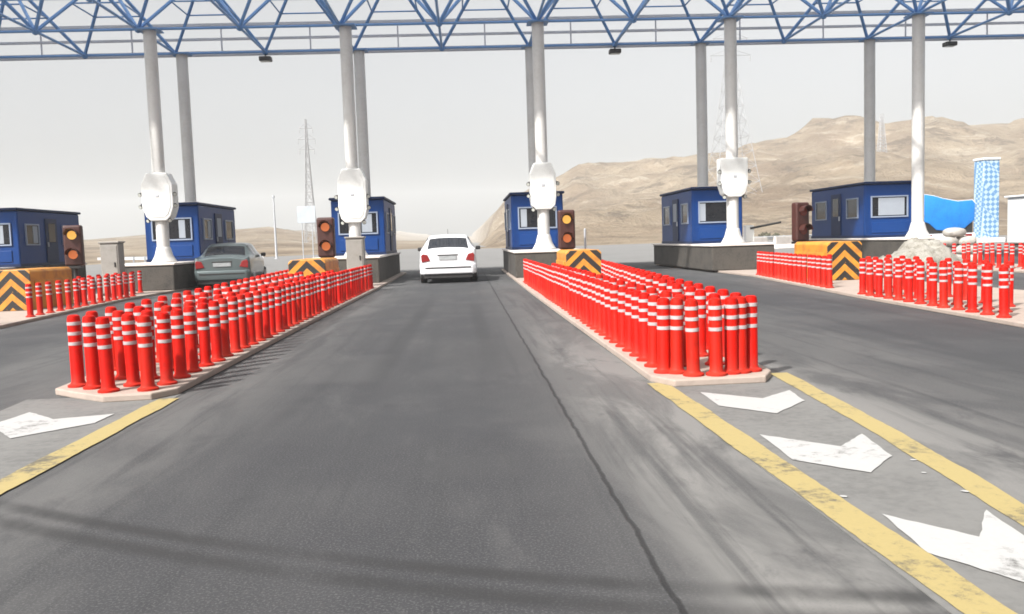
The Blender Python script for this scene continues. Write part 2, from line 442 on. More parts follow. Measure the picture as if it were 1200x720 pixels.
line([(1.585,.8),(1.566,2.5),(1.552,3.47),(1.534,4.71),(1.507,6.76)], .165, 'yellow line along the lane edge before the right bollard block')
line([(2.05,1.2),(2.248,3.307),(2.422,4.789),(2.60,7.0)], .15, 'slanting yellow line on the far side of the right nose')
line([(-2.475,.8),(-2.46,4.53),(-2.446,7.0)], .165, 'yellow line along the lane edge before the left bollard block')
def chevron(q, label):
    m = MB(); rnd = random.Random(int(q[0][1]*100)); ring = []
    for a, b in zip(q, q[1:]+q[:1]):
        for k in range(8):
            f = k/8; ring.append((a[0]+(b[0]-a[0])*f + rnd.uniform(-.004,.004), a[1]+(b[1]-a[1])*f + rnd.uniform(-.004,.004), .009))
    m.add(ring, [tuple(range(len(ring)))])
    return tag(m.build('chevron_marking', M['line_white']), label, kind='structure')
chevron([(1.724,6.28),(1.712,5.75),(1.997,5.425),(2.335,5.80),(2.385,6.21),(2.085,5.94)], 'farthest white chevron painted on the right nose')
chevron([(1.689,4.87),(1.666,4.29),(1.935,3.994),(2.187,4.278),(2.263,4.777),(2.019,4.514)], 'middle white chevron painted on the right nose')
chevron([(1.698,3.393),(1.645,2.96),(1.85,2.60),(2.06,2.82),(2.132,3.381),(1.922,3.083)], 'nearest white chevron painted on the right nose, cut by the frame')
chevron([(-2.65,6.42),(-2.66,6.10),(-3.03,5.70),(-3.42,6.18),(-3.37,6.64),(-3.04,6.31)], 'white chevron painted on the left nose')
def flake(x, y, r, label):
    rnd = random.Random(int(x*977)); m = MB()
    m.add([(x + r*rnd.uniform(.6,1.2)*math.cos(k*.9), y + r*rnd.uniform(.5,1)*math.sin(k*.9), .0095) for k in range(7)], [tuple(range(7))])
    tag(m.build('paint_patch', M['line_white']), label, kind='structure')
flake(2.249, 4.18, 0.022, 'small white paint spot on the right nose')
flake(2.198, 3.638, 0.02, 'small white paint spot on the right nose')
flake(1.644, 3.651, 0.02, 'small white paint spot on the right nose')
flake(2.181, 3.951, 0.014, 'small white paint spot on the right nose')

# ------------------------------------------------------------------ islands
ISL = ['outermost left', 'far-left', 'left', 'right', 'far-right', 'outermost right']
def island(poly, label):
    k = MB().prism(poly, .0, .06)
    o = tag(k.build('traffic_island', M['kerb'], bevel=.012), label, kind='structure')
    return o
def ip(lp, rp): return lp + rp[::-1]
island([(-3.56,7.45),(-3.3,7.22),(-2.95,6.95),(-2.58,6.98),(-2.44,7.2),(-2.44,12),(-2.36,22),(-2.36,34),(-4.6,34),(-4.55,22),(-4.1,16)], 'low kerbed island under the left bollard block')
island([(1.47,6.85),(1.60,6.56),(2.34,6.58),(2.48,6.85),(3.0,14),(3.44,22),(3.44,34),(1.40,34),(1.40,18)], 'low kerbed island under the right bollard block')
island([(6.20,8.2),(6.5,7.9),(8.9,7.9),(9.45,12),(9.45,34),(7.62,34),(7.60,22.4),(6.72,14.5),(6.317,9.34)], 'low kerbed island under the far-right bollards')
island([(-7.5,11.5),(-7.9,11.2),(-10.2,11.2),(-10.5,16),(-10.5,34),(-8.52,34),(-8.52,22),(-7.815,14.84)], 'low kerbed island under the far-left bollards')
island([(13.3,9),(15.4,9),(15.4,34),(13.3,34)], 'low kerbed island under the outermost right booth')
island([(-16.5,9),(-14.4,9),(-14.4,34),(-16.5,34)], 'low kerbed island under the outermost left booth')

PL = .80
WHERE = ['cut by the left frame edge', 'beside the silver car', 'left of the white car', 'right of the white car', 'facing the open right lane', 'beside the blue lorry']
for i, cx in enumerate(CX):
    e = empty('concrete_plinth', (cx, 25.4, .06), 'dark concrete plinth with pale cap, under the booth ' + WHERE[i], 'plinth', 'concrete plinths under the booths')
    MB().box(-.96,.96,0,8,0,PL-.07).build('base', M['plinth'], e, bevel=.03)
    MB().box(-1.0,1.0,-.04,8.04,PL-.068,PL).build('cap', M['plinth_cap'], e, bevel=.02)
TOP = .06 + PL

# ------------------------------------------------------------------ toll booths
def window(e, x0, x1, z0, z1, face, y=0, blind=None, w_=.042):
    """face 'f' = front (normal -y) at y, 'l'/'r' = side faces at x=y"""
    def bx(m, a0, a1, c0, c1, d0, d1):
        if face == 'f': m.box(a0, a1, y-d1, y-d0, c0, c1)
        else:
            s = -1 if face == 'l' else 1
            xa, xb = sorted((y+s*d0, y+s*d1)); m.box(xa, xb, a0, a1, c0, c1)
    f = MB()
    bx(f, x0-w_, x1+w_, z0-w_, z0, .001, .045); bx(f, x0-w_, x1+w_, z1, z1+w_, .001, .045)
    bx(f, x0-w_, x0, z0+.001, z1-.001, .001, .044); bx(f, x1, x1+w_, z0+.001, z1-.001, .001, .044)
    fo = f.build('window', M['trim'], e)
    p = MB(); bx(p, x0+.001, x1-.001, z0+.001, z1-.001, .002, .012); p.build('pane', M['glass'], fo)
    if blind:
        b = MB(); bx(b, blind[0], blind[1], z0+.03, z1-.03, .0125, .02); b.build('blind', M['blind'], fo)
    return fo
BL = [(.05,.40), (.22,.42), (.12,.45), (-.55,-.35), (-.60,-.40), (-.38,.52)]
def booth(i, cx):
    e = empty('toll_booth', (cx + [.32,.05,.06,-.02,.05,-.02][i], 28.2, TOP), ['navy toll booth cut by the left frame edge, nearest its traffic light', 'blue toll booth behind the silver car, on the far-left island', 'blue toll booth just left of the white car', 'blue toll booth just right of the white car, half behind a column', 'blue toll booth with dark window facing the open right lane', 'blue toll booth with pale blind behind the white column on the right'][i], 'toll booth', 'blue toll booths under the canopy')
    W, L, H = .86, 4.4, 1.80
    MB().box(-W,W,0,L,0,H).build('cabin', M['booth'], e, bevel=.05, seg=3)
    MB().box(-W-.05,W+.05,-.10,L+.08,H+.002,H+.085).build('roof', M['booth_roof'], e, bevel=.03)
    MB().box(-W-.012,W+.012,-.012,L+.012,.002,.09).build('skirt', M['booth_roof'], e)
    sg = 1 if cx < 0 else -1
    window(e, -.60, .60, .72, 1.36, 'f', 0, BL[i])
    for s, f in ((1,'r'),(-1,'l')):
        window(e, .45, 1.25, .72, 1.34, f, s*W, (.9,1.2) if i in (0,1) else None)
        window(e, 3.0, 3.9, .72, 1.34, f, s*W, (3.1,3.85) if i == 0 else None)
        xa, xb = sorted((s*(W+.001), s*(W+.035)))
        dr = MB().box(xa, xb, 1.75, 2.55, .1, 1.58).build('door', M['booth_roof'], e, bevel=.008)
        xa, xb = sorted((s*(W+.036), s*(W+.044)))
        MB().box(xa, xb, 1.92, 2.38, .78, 1.42).build('door_pane', M['blind'] if i in (1,4) else M['glass'], dr)
        xa, xb = sorted((s*(W+.036), s*(W+.07)))
        MB().box(xa, xb, 1.80, 1.84, .62, .78).build('handle', M['galv'], dr)
    # ventilation panel on the front under the window
    MB().box(-.62,.62,-.03,-.001,.16,.52).build('front_panel', M['booth'], e, bevel=.01)
    return e
for i, cx in enumerate(CX): booth(i, cx)

# ------------------------------------------------------------------ columns
ZB = 7.80
YF, YR = 26.5, 29.8
for i, cx in enumerate(CX):
    cf = cx + [.3,.33,.16,.02,.03,.05][i]
    e = empty('canopy_column', (cf, YF, TOP), 'pale round canopy column in front of the booth ' + WHERE[i], 'column', 'front columns of the canopy')
    MB().lathe([(.185,.42),(.185,ZB-TOP-.06)], 24).build('shaft', M['column'], e, smooth=True)
    MB().lathe([(.37,0),(.37,.04),(.345,.06),(.26,.22),(.215,.40),(.20,.46),(.188,.47)], 24).build('foot', M['column'], e, smooth=True)
    MB().box(-.32,.32,-.32,.32,ZB-TOP-.06,ZB-TOP-.02).build('cap_plate', M['blue_steel'], e)
    z0 = TOP + 1.80 + .087
    bx = [.15,.05,.06,-.02,.05,-.1][i]
    cr = cx + [.2,.2,.16,.05,.03,.08][i]
    if i == 0: continue
    e = empty('canopy_column', (cr, YR, z0), 'grey rear canopy column above the booth roof, ' + WHERE[i], 'column', 'rear columns of the canopy')
    MB().lathe([(.185,.10),(.185,ZB-z0-.06)], 24).build('shaft', M['column'], e, smooth=True)
    MB().lathe([(.30,0),(.30,.05),(.24,.07),(.202,.10)], 24).build('collar', M['column'], e, smooth=True)
    MB().box(-.30,.30,-.30,.30,ZB-z0-.06,ZB-z0-.02).build('cap_plate', M['blue_steel'], e)

# white lamp shrouds round the front columns
for i, cx in enumerate(CX):
    if i in (0, 5): continue
    lab = ['', 'white faceted shroud on the column near the silver car', 'white faceted shroud on the column left of the white car', 'white faceted shroud on the column right of the white car', 'white squarish shroud on the column facing the right lane'][i]
    hgt = [0, 1.42, 1.62, 1.42, 1.22][i]; bz = [0, 2.12, 1.88, 2.10, 2.30][i]
    r = [0,.46,.43,.40,.42][i]
    e = empty('lamp_shroud', (cx + [.3,.33,.16,.02,.03,.05][i], YF, bz), lab, 'lamp shroud', 'white shrouds round the front columns')
    if i == 4: pol = [(-.20,0),(.20,0),(.33,.10),(r,.40),(r,hgt-.02),(-r,hgt-.02),(-r,.40),(-.33,.10)]
    else: pol = [(-.24,0),(.24,0),(.36,.12),(r,.40),(r,hgt-.34),(r*.66,hgt),(-r*.66,hgt),(-r,hgt-.34),(-r,.40),(-.36,.12)]
    so = MB().prism_y(pol, -.27, .25).build('shroud', M['white'], e, bevel=.03, seg=2)
    cy = hgt*.52
    MB().prism_y([(x*.84, cy + (z-cy)*.86) for x, z in pol], -.284, -.2705).build('front_cover', M['white'], so, bevel=.004)
    MB().box(-.05,.05,-.30,-.2845,cy-.03,cy+.03).build('latch', M['galv'], so)
    for (px_, zz) in ((-r-.03,.44),(-r-.03,.80),(r+.03,.46),(r+.03,.80),(-.30,.02),(.30,.02)):
        c = Vector((px_, -.18, zz)); o2 = Vector((.35 if px_ > 0 else -.35, -.85, -.35)).normalized()
        l = MB().bar(c - o2*.05, c + o2*.08, .045, 10, .062).build('spotlight', M['black'], e)
        MB().bar(c + o2*.0805, c + o2*.084, .05, 10).build('lens', M['lens'], l)

# ------------------------------------------------------------------ canopy
can = empty('toll_canopy', (0, YF, ZB), 'blue steel space-frame canopy with pale roof spanning all the lanes', 'canopy')
PX, PY, H = 5.95/2, 3.3, 2.05
NX0, NX1 = -11, 13
def bn(i, j): return Vector((-3.52 + i*PX, j*PY, 0))
def tn(i, j): return Vector((-3.52 + (i+.5)*PX, (j+.5)*PY, H))
fr = MB(); ch = MB(); tc = MB(); ff = MB()
for i in range(NX0, NX1+1):
    for j in (-1, 0, 1):
        p = bn(i, j)
        fr.lathe([(.02,-.11),(.085,-.075),(.11,0),(.085,.075),(.02,.11)], 8, tuple(p))
        if i < NX1: ch.bar(p, bn(i+1, j), .042)
        if j < 1: ch.bar(p, bn(i, j+1), .042)
        for a in (-1, 0):
            for b in (-1, 0):
                if NX0 <= i+a < NX1 and -2 <= j+b <= 0: fr.bar(p, tn(i+a, j+b), .056)
    for j in (-2, -1, 0):
        if i < NX1:
            p = tn(i, j)
            fr.lathe([(.02,-.11),(.085,-.075),(.11,0),(.085,.075),(.02,.11)], 8, tuple(p))
            if i+1 < NX1: tc.bar(p, tn(i+1, j), .045)
            if j < 0: tc.bar(p, tn(i, j+1), .045)
    # edge: rear bottom nodes carry uprights to the roof, and half-way posts
    if i < NX1:
        q = bn(i, 1) + Vector((PX/2, .22, 0)); ff.bar(q, q + Vector((0,0,1.0)), .028, 6)
for i in range(NX0, NX1):
    for j in (-2, -1, 0):
        t0 = tn(i, j); cs = [bn(i+a, j+b) for a, b in ((0,0),(1,0),(1,1),(0,1)) if -1 <= j+b <= 1]
        ms = [(t0 + c)/2 for c in cs]
        for k in range(len(ms)):
            if len(ms) == 4 or k: fr.bar(ms[k], ms[k-1], .026, 5)
fr.build('strut_lattice', M['blue_steel'], can)
ch.build('bottom_chord', M['blue_steel'], can); tc.build('upper_chord', M['blue_steel'], can)
xa, xb = bn(NX0,0).x, bn(NX1,0).x
rm = MB(); nr = int((xb-xa)/.15)
for k in range(nr+1):
    x = xa + (xb-xa)*k/nr; z = H + .16 + (.02 if k % 2 else -.02)
    rm.v += [(x, -3.7, z), (x, PY+.55, z)]
    if k: rm.f.append((2*k-2, 2*k, 2*k+1, 2*k-1))
rm.build('roof', M['roof_sheet'], can)
rl = ff
for z, r in ((.02,.085),(.50,.04),(.98,.045)): rl.box(xa, xb, PY+.20, PY+.275, z-r, z+r)
rl.build('edge_rail', M['edge'], can)
def flood(i, j, label):
    p = bn(i, j) + Vector((0, YF, ZB))
    e = empty('floodlight', (p.x, p.y, p.z-.30), label, 'floodlight', 'floodlights under the canopy')
    MB().box(-.20,.20,-.16,.16,-.02,.13).build('housing', M['black'], e, bevel=.03)
    MB().box(-.16,.16,-.12,.12,-.026,-.021).build('lens', M['lens'], e)
    MB().bar((0,0,.13),(0,0,.20),.03).build('bracket', M['black'], e)
flood(-1, 1, 'small dark floodlight under the canopy between the two left columns')
flood(3, 1, 'small dark floodlight under the canopy above the right lane')
flood(7, 1, 'small dark floodlight under the canopy beside the far-right column')

# ------------------------------------------------------------------ bollards
def bollard_proto():
    prof = [(.085,0),(.085,.018),(.062,.03),(.053,.05),(.053,.585),(.047,.612),(.030,.622)]
    o = MB().lathe(prof, 16).build('bollard', M['red'], smooth=True)
    for z in (.375,.462,.548):
        MB().lathe([(.0545,z-.0145),(.056,z-.0135),(.056,z+.0135),(.0545,z+.0145)], 16).build('reflective_band', M['band'], o, smooth=True)
    return o
BP = bollard_proto(); used = [0]
ONES = 'first second third fourth fifth sixth seventh eighth ninth tenth eleventh twelfth thirteenth fourteenth fifteenth sixteenth seventeenth eighteenth nineteenth'.split()
TENS = {2:('twent'), 3:('thirt'), 4:('fort')}
def ordinal(n):
    if n < 20: return ONES[n-1]
    t, u = divmod(n, 10)
    return TENS[t] + ('ieth' if u == 0 else 'y-' + ONES[u-1])
def put(x, y, label, group):
    o = BP if used[0] == 0 else copy_tree(BP)
    used[0] += 1
    o.location = (x + random.uniform(-.012,.012), y + random.uniform(-.02,.02), .06)
    o.rotation_euler = (R(random.gauss(0,.6)), R(random.gauss(0,.6)), random.uniform(0,6.28))
    tag(o, label, 'bollard', group)
def gap(y0, y1): return lambda x, y: y0 < y < y1
def row(x0, y0, x1, y1, sp, lab, group, skip=None):
    n = max(1, int(abs(y1-y0)/sp)); k = 0
    for i in range(n+1):
        y = y0 + (y1-y0)*i/n; x = x0 + (x1-x0)*i/n
        if skip and skip(x, y): continue
        k += 1
        put(x, y, lab % ordinal(k), group)
def frontrow(pts, lab, group):
    for k, (x, y) in enumerate(pts): put(x, y, lab % ordinal(k+1), group)
GL, GR = 'red bollards packed on the left island', 'red bollards packed on the right island'
# left block
row(-2.60, 7.44, -2.50, 22.6, .345, 'red bollard, %s back from the nose of the left block, lane-side row', GL)
row(-2.86, 7.75, -2.86, 18.4, .55, 'red bollard, %s back from the nose of the left block, second row from the lane', GL)
row(-3.14, 7.85, -3.44, 18.0, .55, 'red bollard, %s back from the nose of the left block, third row from the lane', GL)
row(-3.42, 7.90, -4.25, 21.5, .55, 'red bollard, %s back from the nose of the left block, row farthest from the lane', GL)
frontrow([(-3.37,7.50),(-3.19,7.37),(-2.99,7.16),(-2.88,7.43),(-2.66,7.15)], 'red banded bollard, %s from the left in the nose row of the left block', GL)
# right block
row(1.60, 6.95, 1.58, 22.8, .345, 'red bollard, %s back from the nose of the right block, lane-side row', GR)
row(1.84, 7.25, 1.86, 18.0, .55, 'red bollard, %s back from the nose of the right block, second row from the lane', GR)
row(2.12, 7.25, 2.98, 18.4, .55, 'red bollard, %s back from the nose of the right block, third row from the lane', GR)
row(2.32, 7.25, 3.28, 22.5, .50, 'red bollard, %s back from the nose of the right block, row farthest from the lane', GR)
frontrow([(1.71,6.88),(1.79,6.74),(1.975,6.70),(2.115,6.75),(2.21,6.80),(2.32,6.86)], 'red banded bollard, %s from the left in the nose row of the right block', GR)
# far right
G3 = 'red bollards along the far-right island'
def edge3(y): return 6.317 + (y-9.34)*.075 if y < 14.5 else 6.72 + (y-14.5)*.113
row(edge3(10.0)+.14, 10.0, edge3(14.4)+.14, 14.4, .34, 'red banded bollard, %s from the right frame edge along the far-right island kerb', G3)
row(edge3(14.8)+.14, 14.8, edge3(22.2)+.14, 22.2, .34, 'red banded bollard, %s from the crash cushion end of the far-right kerb row', G3, skip=gap(14.7, 16.2))
row(edge3(10.6)+.50, 10.6, edge3(17.4)+.50, 17.4, .42, 'red banded bollard, %s from the right frame edge in the second far-right island row', G3, skip=gap(15.4, 17.0))
row(edge3(11.3)+.95, 11.3, edge3(17.0)+1.15, 17.0, .58, 'red banded bollard, %s from the right frame edge in the third far-right island row', G3, skip=gap(15.9, 18))
# far left
G0 = 'red bollards along the far-left island'
row(-8.00, 14.4, -8.66, 22.6, .46, 'red banded bollard, %s from the left frame edge along the far-left island kerb', G0, skip=gap(15.0, 16.3))
row(-9.1, 20.6, -9.2, 24.6, .55, 'red banded bollard, %s from the traffic light in the inner far-left island row', G0)
# outermost right, seen past the cream car
G4 = 'red bollards on the outermost right island'
row(13.8, 20.4, 13.8, 24.0, .5, 'red banded bollard, %s from the near end of the row behind the sheet-covered heap', G4)
row(14.4, 20.9, 14.4, 23.8, .5, 'red banded bollard, %s from the near end of the row by the blue lorry', G4)

# ------------------------------------------------------------------ crash cushions, signals, cabinets
def cushion(x, y, label):
    e = empty('crash_cushion', (x, y, .06), label, 'crash barrier', 'yellow crash cushions on the islands')
    m = MB(); hw, L, h = .40, 1.9, .86
    prof = [(-hw,0)] + [(hw,0),(hw,h-.06),(hw-.06,h),(-hw+.06,h),(-hw,h-.06)]
    m.prism_y(prof, 0, L).build('body', M['chev'], e, bevel=.02)
    for s in (-1,1):
        xa, xb = sorted((s*(hw+.001), s*(hw+.03))); MB().box(xa, xb, .15, L-.1, .30, .62).build('side_rail', M['chev'], e, bevel=.01)
CUSH = [(1,-9.47,18.3,'orange-yellow crash cushion with black chevrons on the far-left island'),(2,-3.42,18.6,'yellow crash cushion with black chevrons among the left bollards'),(3,2.62,18.9,'yellow crash cushion with black chevrons among the right bollards'),(4,8.38,18.5,'orange crash cushion with black chevrons on the far-right island'),(0,-15.42,19,'yellow crash cushion on the outermost left island, mostly out of frame')]
for i, x, y, lb in CUSH[:4]: cushion(x, y, lb)
def signal(x, y, label, lamps, tilt=0):
    e = empty('traffic_light', (x, y, .06), label, 'traffic light', 'traffic lights behind the crash cushions', R(tilt))
    MB().lathe([(.14,0),(.14,.03),(.06,.05),(.055,.86)], 14).build('pole', M['black'], e, smooth=True)
    MB().box(-.21,.21,-.11,.11,.86,1.84).build('housing', M['maroon'], e, bevel=.05, seg=3)
    MB().box(-.15,.15,-.12,.16,.80,.858).build('bracket', M['black'], e)
    for z, mm in ((1.60,lamps[0]),(1.13,lamps[1])):
        l = MB().disc_y((0,z), .105, -.125, -.112, 20).build('lamp', M[mm], e)
        vs = MB(); n = 12
        for k in range(n):
            a0, a1 = math.pi*k/n, math.pi*(k+1)/n
            for r0 in (.150,):
                vs.add([(r0*math.cos(a0),-.112,z+r0*math.sin(a0)),(r0*math.cos(a1),-.112,z+r0*math.sin(a1)),(r0*math.cos(a1),-.30,z+.02+r0*math.sin(a1)),(r0*math.cos(a0),-.30,z+.02+r0*math.sin(a0)),
                        (.14*math.cos(a0),-.112,z+.14*math.sin(a0)),(.14*math.cos(a1),-.112,z+.14*math.sin(a1)),(.14*math.cos(a1),-.30,z+.02+.14*math.sin(a1)),(.14*math.cos(a0),-.30,z+.02+.14*math.sin(a0))],
                       [(0,1,2,3),(7,6,5,4),(3,2,6,7),(1,0,4,5)])
        vs.build('visor', M['maroon'], e)
signal(-9.47, 21.3, 'maroon two-lamp traffic light with amber upper lamp beside the navy booth', ('lamp_amber','lamp_red'), 8)
signal(-3.42, 21.4, 'maroon two-lamp traffic light with two dull red lamps on the left island', ('lamp_red','lamp_red'))
signal(2.55, 21.4, 'traffic light with bright amber lamp over a dull one on the right island', ('lamp_amber','lamp_red'))
signal(8.50, 21.3, 'dark unlit traffic light on the far-right island', ('lamp_off','lamp_off'), 20)
def cabinet(x, y, h, label):
    e = empty('control_cabinet', (x, y, .06), label, 'cabinet', 'grey control cabinets before the plinths')
    MB().box(-.24,.24,-.2,.2,.06,h).build('case', M['grey_box'], e, bevel=.02)
    MB().box(-.28,.28,-.24,.24,0,.058).build('base', M['plinth'], e, bevel=.01)
    MB().box(-.27,.27,-.23,.23,h+.001,h+.05).build('lid', M['grey_box'], e, bevel=.015)
    d_ = MB().box(-.20,.20,-.215,-.2005,.14,h-.06).build('door', M['grey_box'], e, bevel=.004)
    MB().box(.12,.15,-.235,-.2155,h*.55,h*.55+.12).build('handle', M['black'], d_)
cabinet(-9.5, 23.6, 1.40, 'grey control cabinet on the far-left island beside the silver car')
cabinet(-3.02, 23.8, 1.32, 'grey control cabinet under the column left of the white car')
e = empty('marker_post', (3.1, 22.0, .06), 'thin grey post beside the amber traffic light', 'post')
MB().lathe([(.09,0),(.09,.02),(.03,.03),(.03,1.35),(.012,1.37)], 10).build('pole', M['galv'], e, smooth=True)
# lane barrier motor at the far-right booth with its dark arm
e = empty('barrier_gate', (9.15, 27.2, TOP), 'small white barrier machine with dark arm beside the far-right booth', 'barrier')
MB().box(-.14,.14,-.14,.14,0,.55).build('case', M['white'], e, bevel=.02)
MB().bar((.0,-.17,.45),(1.0,-.17,.62),.035,8).build('arm', M['black'], e)

# ------------------------------------------------------------------ cars
def crom(pts, t):
    n = len(pts)-1; i = min(int(t), n-1); k = t - i
    p0, p1, p2, p3 = pts[max(i-1,0)], pts[i], pts[i+1], pts[min(i+2,n)]
    return .5*((2*p1) + (p2-p0)*k + (2*p0-5*p1+4*p2-p3)*k*k + (3*p1-p0-3*p2+p3)*k**3)*1.0
def car(name, loc, rz, label, paint, hatch, L=4.1, W=.83, HT=1.43, front_to_cam=False, glass='glass'):
    e = empty(name, loc, label, 'car', 'cars passing the toll booths', rz)
    # stations: y, belt half width, belt z, roof half width, roof z (roof==deck where there is no cabin)
    if hatch:
        S = [(0.00,.70,.86,.55,.92),(0.05,.755,.90,.60,.97),(.12,.775,.92,.60,1.0),(.55,.80,.93,.565,HT-.10),(.85,.805,.93,.565,HT-.02),(1.5,.81,.93,.57,HT),(2.2,.81,.92,.555,HT-.03),(2.95,.79,.90,.60,.98),(3.5,.76,.82,.60,.87),(L-.18,.70,.72,.55,.76),(L-.03,.62,.62,.5,.66)]
        RW, FW = (2.15,3.85), (6.12,6.88)
    else:
        S = [(0.00,.70,.88,.58,.92),(0.05,.765,.92,.62,.96),(.14,.785,.935,.63,.98),(.50,.80,.94,.63,1.0),(1.02,.81,.945,.56,HT-.08),(1.32,.81,.94,.56,HT-.01),(1.9,.81,.93,.565,HT),(2.45,.81,.92,.55,HT-.04),(3.05,.79,.90,.60,.99),(3.6,.76,.82,.60,.87),(L-.18,.70,.72,.55,.76),(L-.03,.62,.62,.5,.66)]
        RW, FW = (3.12,3.88), (7.12,7.88)
    n = len(S)
    def sec(t):
        y = crom([s[0] for s in S], t); wb = crom([s[1] for s in S], t)*W/.81; zb = crom([s[2] for s in S], t)
        wr = crom([s[3] for s in S], t)*W/.81; zr = crom([s[4] for s in S], t)
        wl = min(wb*1.02, W); zs = .24
        pts = [(wl*.90, zs), (wl, zs+.10), (wl*1.015, .55), (wb, zb), (wb + (wr-wb)*.5 + .012, (zb+zr-.05)/2 + .01), (wr, zr-.045), (wr*.62, zr-.006), (0, zr+.008)]
        return y, pts
    def surf(t, v):                           # v: 0..7 right sill to centre
        y, p = sec(t)
        s = 1
        if v > 7: v = 14 - v; s = -1
        x = crom([q[0] for q in p], v) if v not in (int(v),) or True else 0
        i = min(int(v), 6); k = v - i
        z = crom([q[1] for q in p], v)
        if i in (2,) : z = p[2][1] + (p[3][1]-p[2][1])*k; x = p[2][0] + (p[3][0]-p[2][0])*k
        return Vector((s*x, y, z))
    def grid(t0, t1, v0, v1, nt, nv, off=0):
        P = []
        for a in range(nt+1):
            for b in range(nv+1):
                t = t0 + (t1-t0)*a/nt; v = v0 + (v1-v0)*b/nv
                p = surf(t, v)
                if off:
                    du = surf(min(t+.01, n-1.001), v) - surf(max(t-.01,0), v); dv = surf(t, min(v+.01,14)) - surf(t, max(v-.01,0))
                    nn = dv.cross(du)
                    if nn.length > 1e-9:
                        nn.normalize()
                        if nn.dot(p - Vector((0,p.y,.7))) < 0: nn = -nn
                        p = p + nn*off
                P.append(p)
        Fc = [(a*(nv+1)+b, (a+1)*(nv+1)+b, (a+1)*(nv+1)+b+1, a*(nv+1)+b+1) for a in range(nt) for b in range(nv)]
        return P, Fc
    nt, nv = (n-1)*5, 42
    P, Fc = grid(0, n-1.0001, 0, 14, nt, nv)
    m = MB(); m.add(P, Fc)
    m.f.append(tuple(range(nv+1))); m.f.append(tuple(nt*(nv+1)+b for b in range(nv, -1, -1)))
    # floor
    m.f += [(a*(nv+1), a*(nv+1)+nv, (a+1)*(nv+1)+nv, (a+1)*(nv+1)) for a in range(nt)]
    m.build('body', paint, e, smooth=True)
    g = M[glass]
    def pane(t0, t1, v0, v1, nm, nt_=10, nv_=12):
        P, Fc = grid(t0, t1, v0, v1, nt_, nv_, .006); mm = MB(); mm.add(P, Fc); return mm.build(nm, g, e, smooth=True)
    pane(RW[0], RW[1], 5.15, 8.85, 'rear_window')
    pane(FW[0], FW[1], 5.15, 8.85, 'windscreen')
    c0, c1 = RW[1]+.15, FW[0]-.1; mid = (c0+c1)/2
    for a, b in ((c0, mid-.06), (mid+.06, c1)):
        pane(a, b, 3.2, 4.85, 'side_window'); pane(a, b, 9.15, 10.8, 'side_window')
    # bumpers
    for nm, y0, y1 in (('rear_bumper',-.085,.10),('front_bumper',L-.12,L+.05)):
        bb = MB().prism([(-W*.86,y0),(W*.86,y0),(W*.99,(y0*.55+y1*.45)),(W*.99,y1),(-W*.99,y1),(-W*.99,(y0*.55+y1*.45))] if nm[0]=='r' else [(-W*.99,y0),(W*.99,y0),(W*.80,y1),(-W*.80,y1)], .27, .56)
        bo = bb.build(nm, paint, e, bevel=.035, seg=3, smooth=True)
        if nm[0] == 'r':
            MB().box(-W*.80, W*.80, y0-.012, y0+.02, .44, .475).build('trim_strip', M['black'], bo)
    MB().box(-W*.85, W*.85, -.03, .12, .16, .268).build('underside', M['black'], e)
    # tail lamps
    for s in (-1,1):
        x0, x1 = (.50,.745) if not hatch else (.53,.75)
        x0 *= W/.81; x1 *= W/.81
        q = [(s*x0,.66),(s*x1,.62),(s*(x1+.015),.80),(s*(x1-.02),.87),(s*(x0+.08),.84)]
        MB().prism_y(q, -.025, .06).build('tail_lamp', M['tail'], e, bevel=.012)
        # mirrors
        mi = MB().box(s*W*1.0+(.02 if s>0 else -.17), s*W*1.0+(.17 if s>0 else -.02), 2.42, 2.50, .93, 1.05).build('mirror', M['black'], e, bevel=.025)
    pl = MB().box(-.26,.26,-.022,.01,.68,.79).build('number_plate', M['plate'], e)
    MB().box(-.30,.30,-.012,.01,.80,.835).build('boot_handle', M['black'] if not hatch else paint, e, bevel=.006)
    for wy in (.72, L-.78):
        for s in (-1,1):
            wx = s*(W-.085)
            wo = MB().bar((wx-.095,wy,.29),(wx+.095,wy,.29),.29,28).build('wheel', M['rubber'], e, bevel=.025)
            ox = wx + s*.0955
            MB().bar((ox,wy,.29),(ox+s*.012,wy,.29),.185,20).build('rim', M['rim'], wo)
    MB().bar((0,1.1 if hatch else 1.5,HT+.0),(0,(1.1 if hatch else 1.5)-.12,HT+.16),.006,6).build('aerial', M['black'], e)
    return e
car('hatchback_car', (-.52, 25.0, 0), R(0), 'white car seen from behind driving between two toll booths', M['car_white'], False)
car('saloon_car', (-7.40, 26.4, 0), R(6), 'silver car seen from behind in the left lane beside the bollards', M['car_silver'], False, HT=1.40)
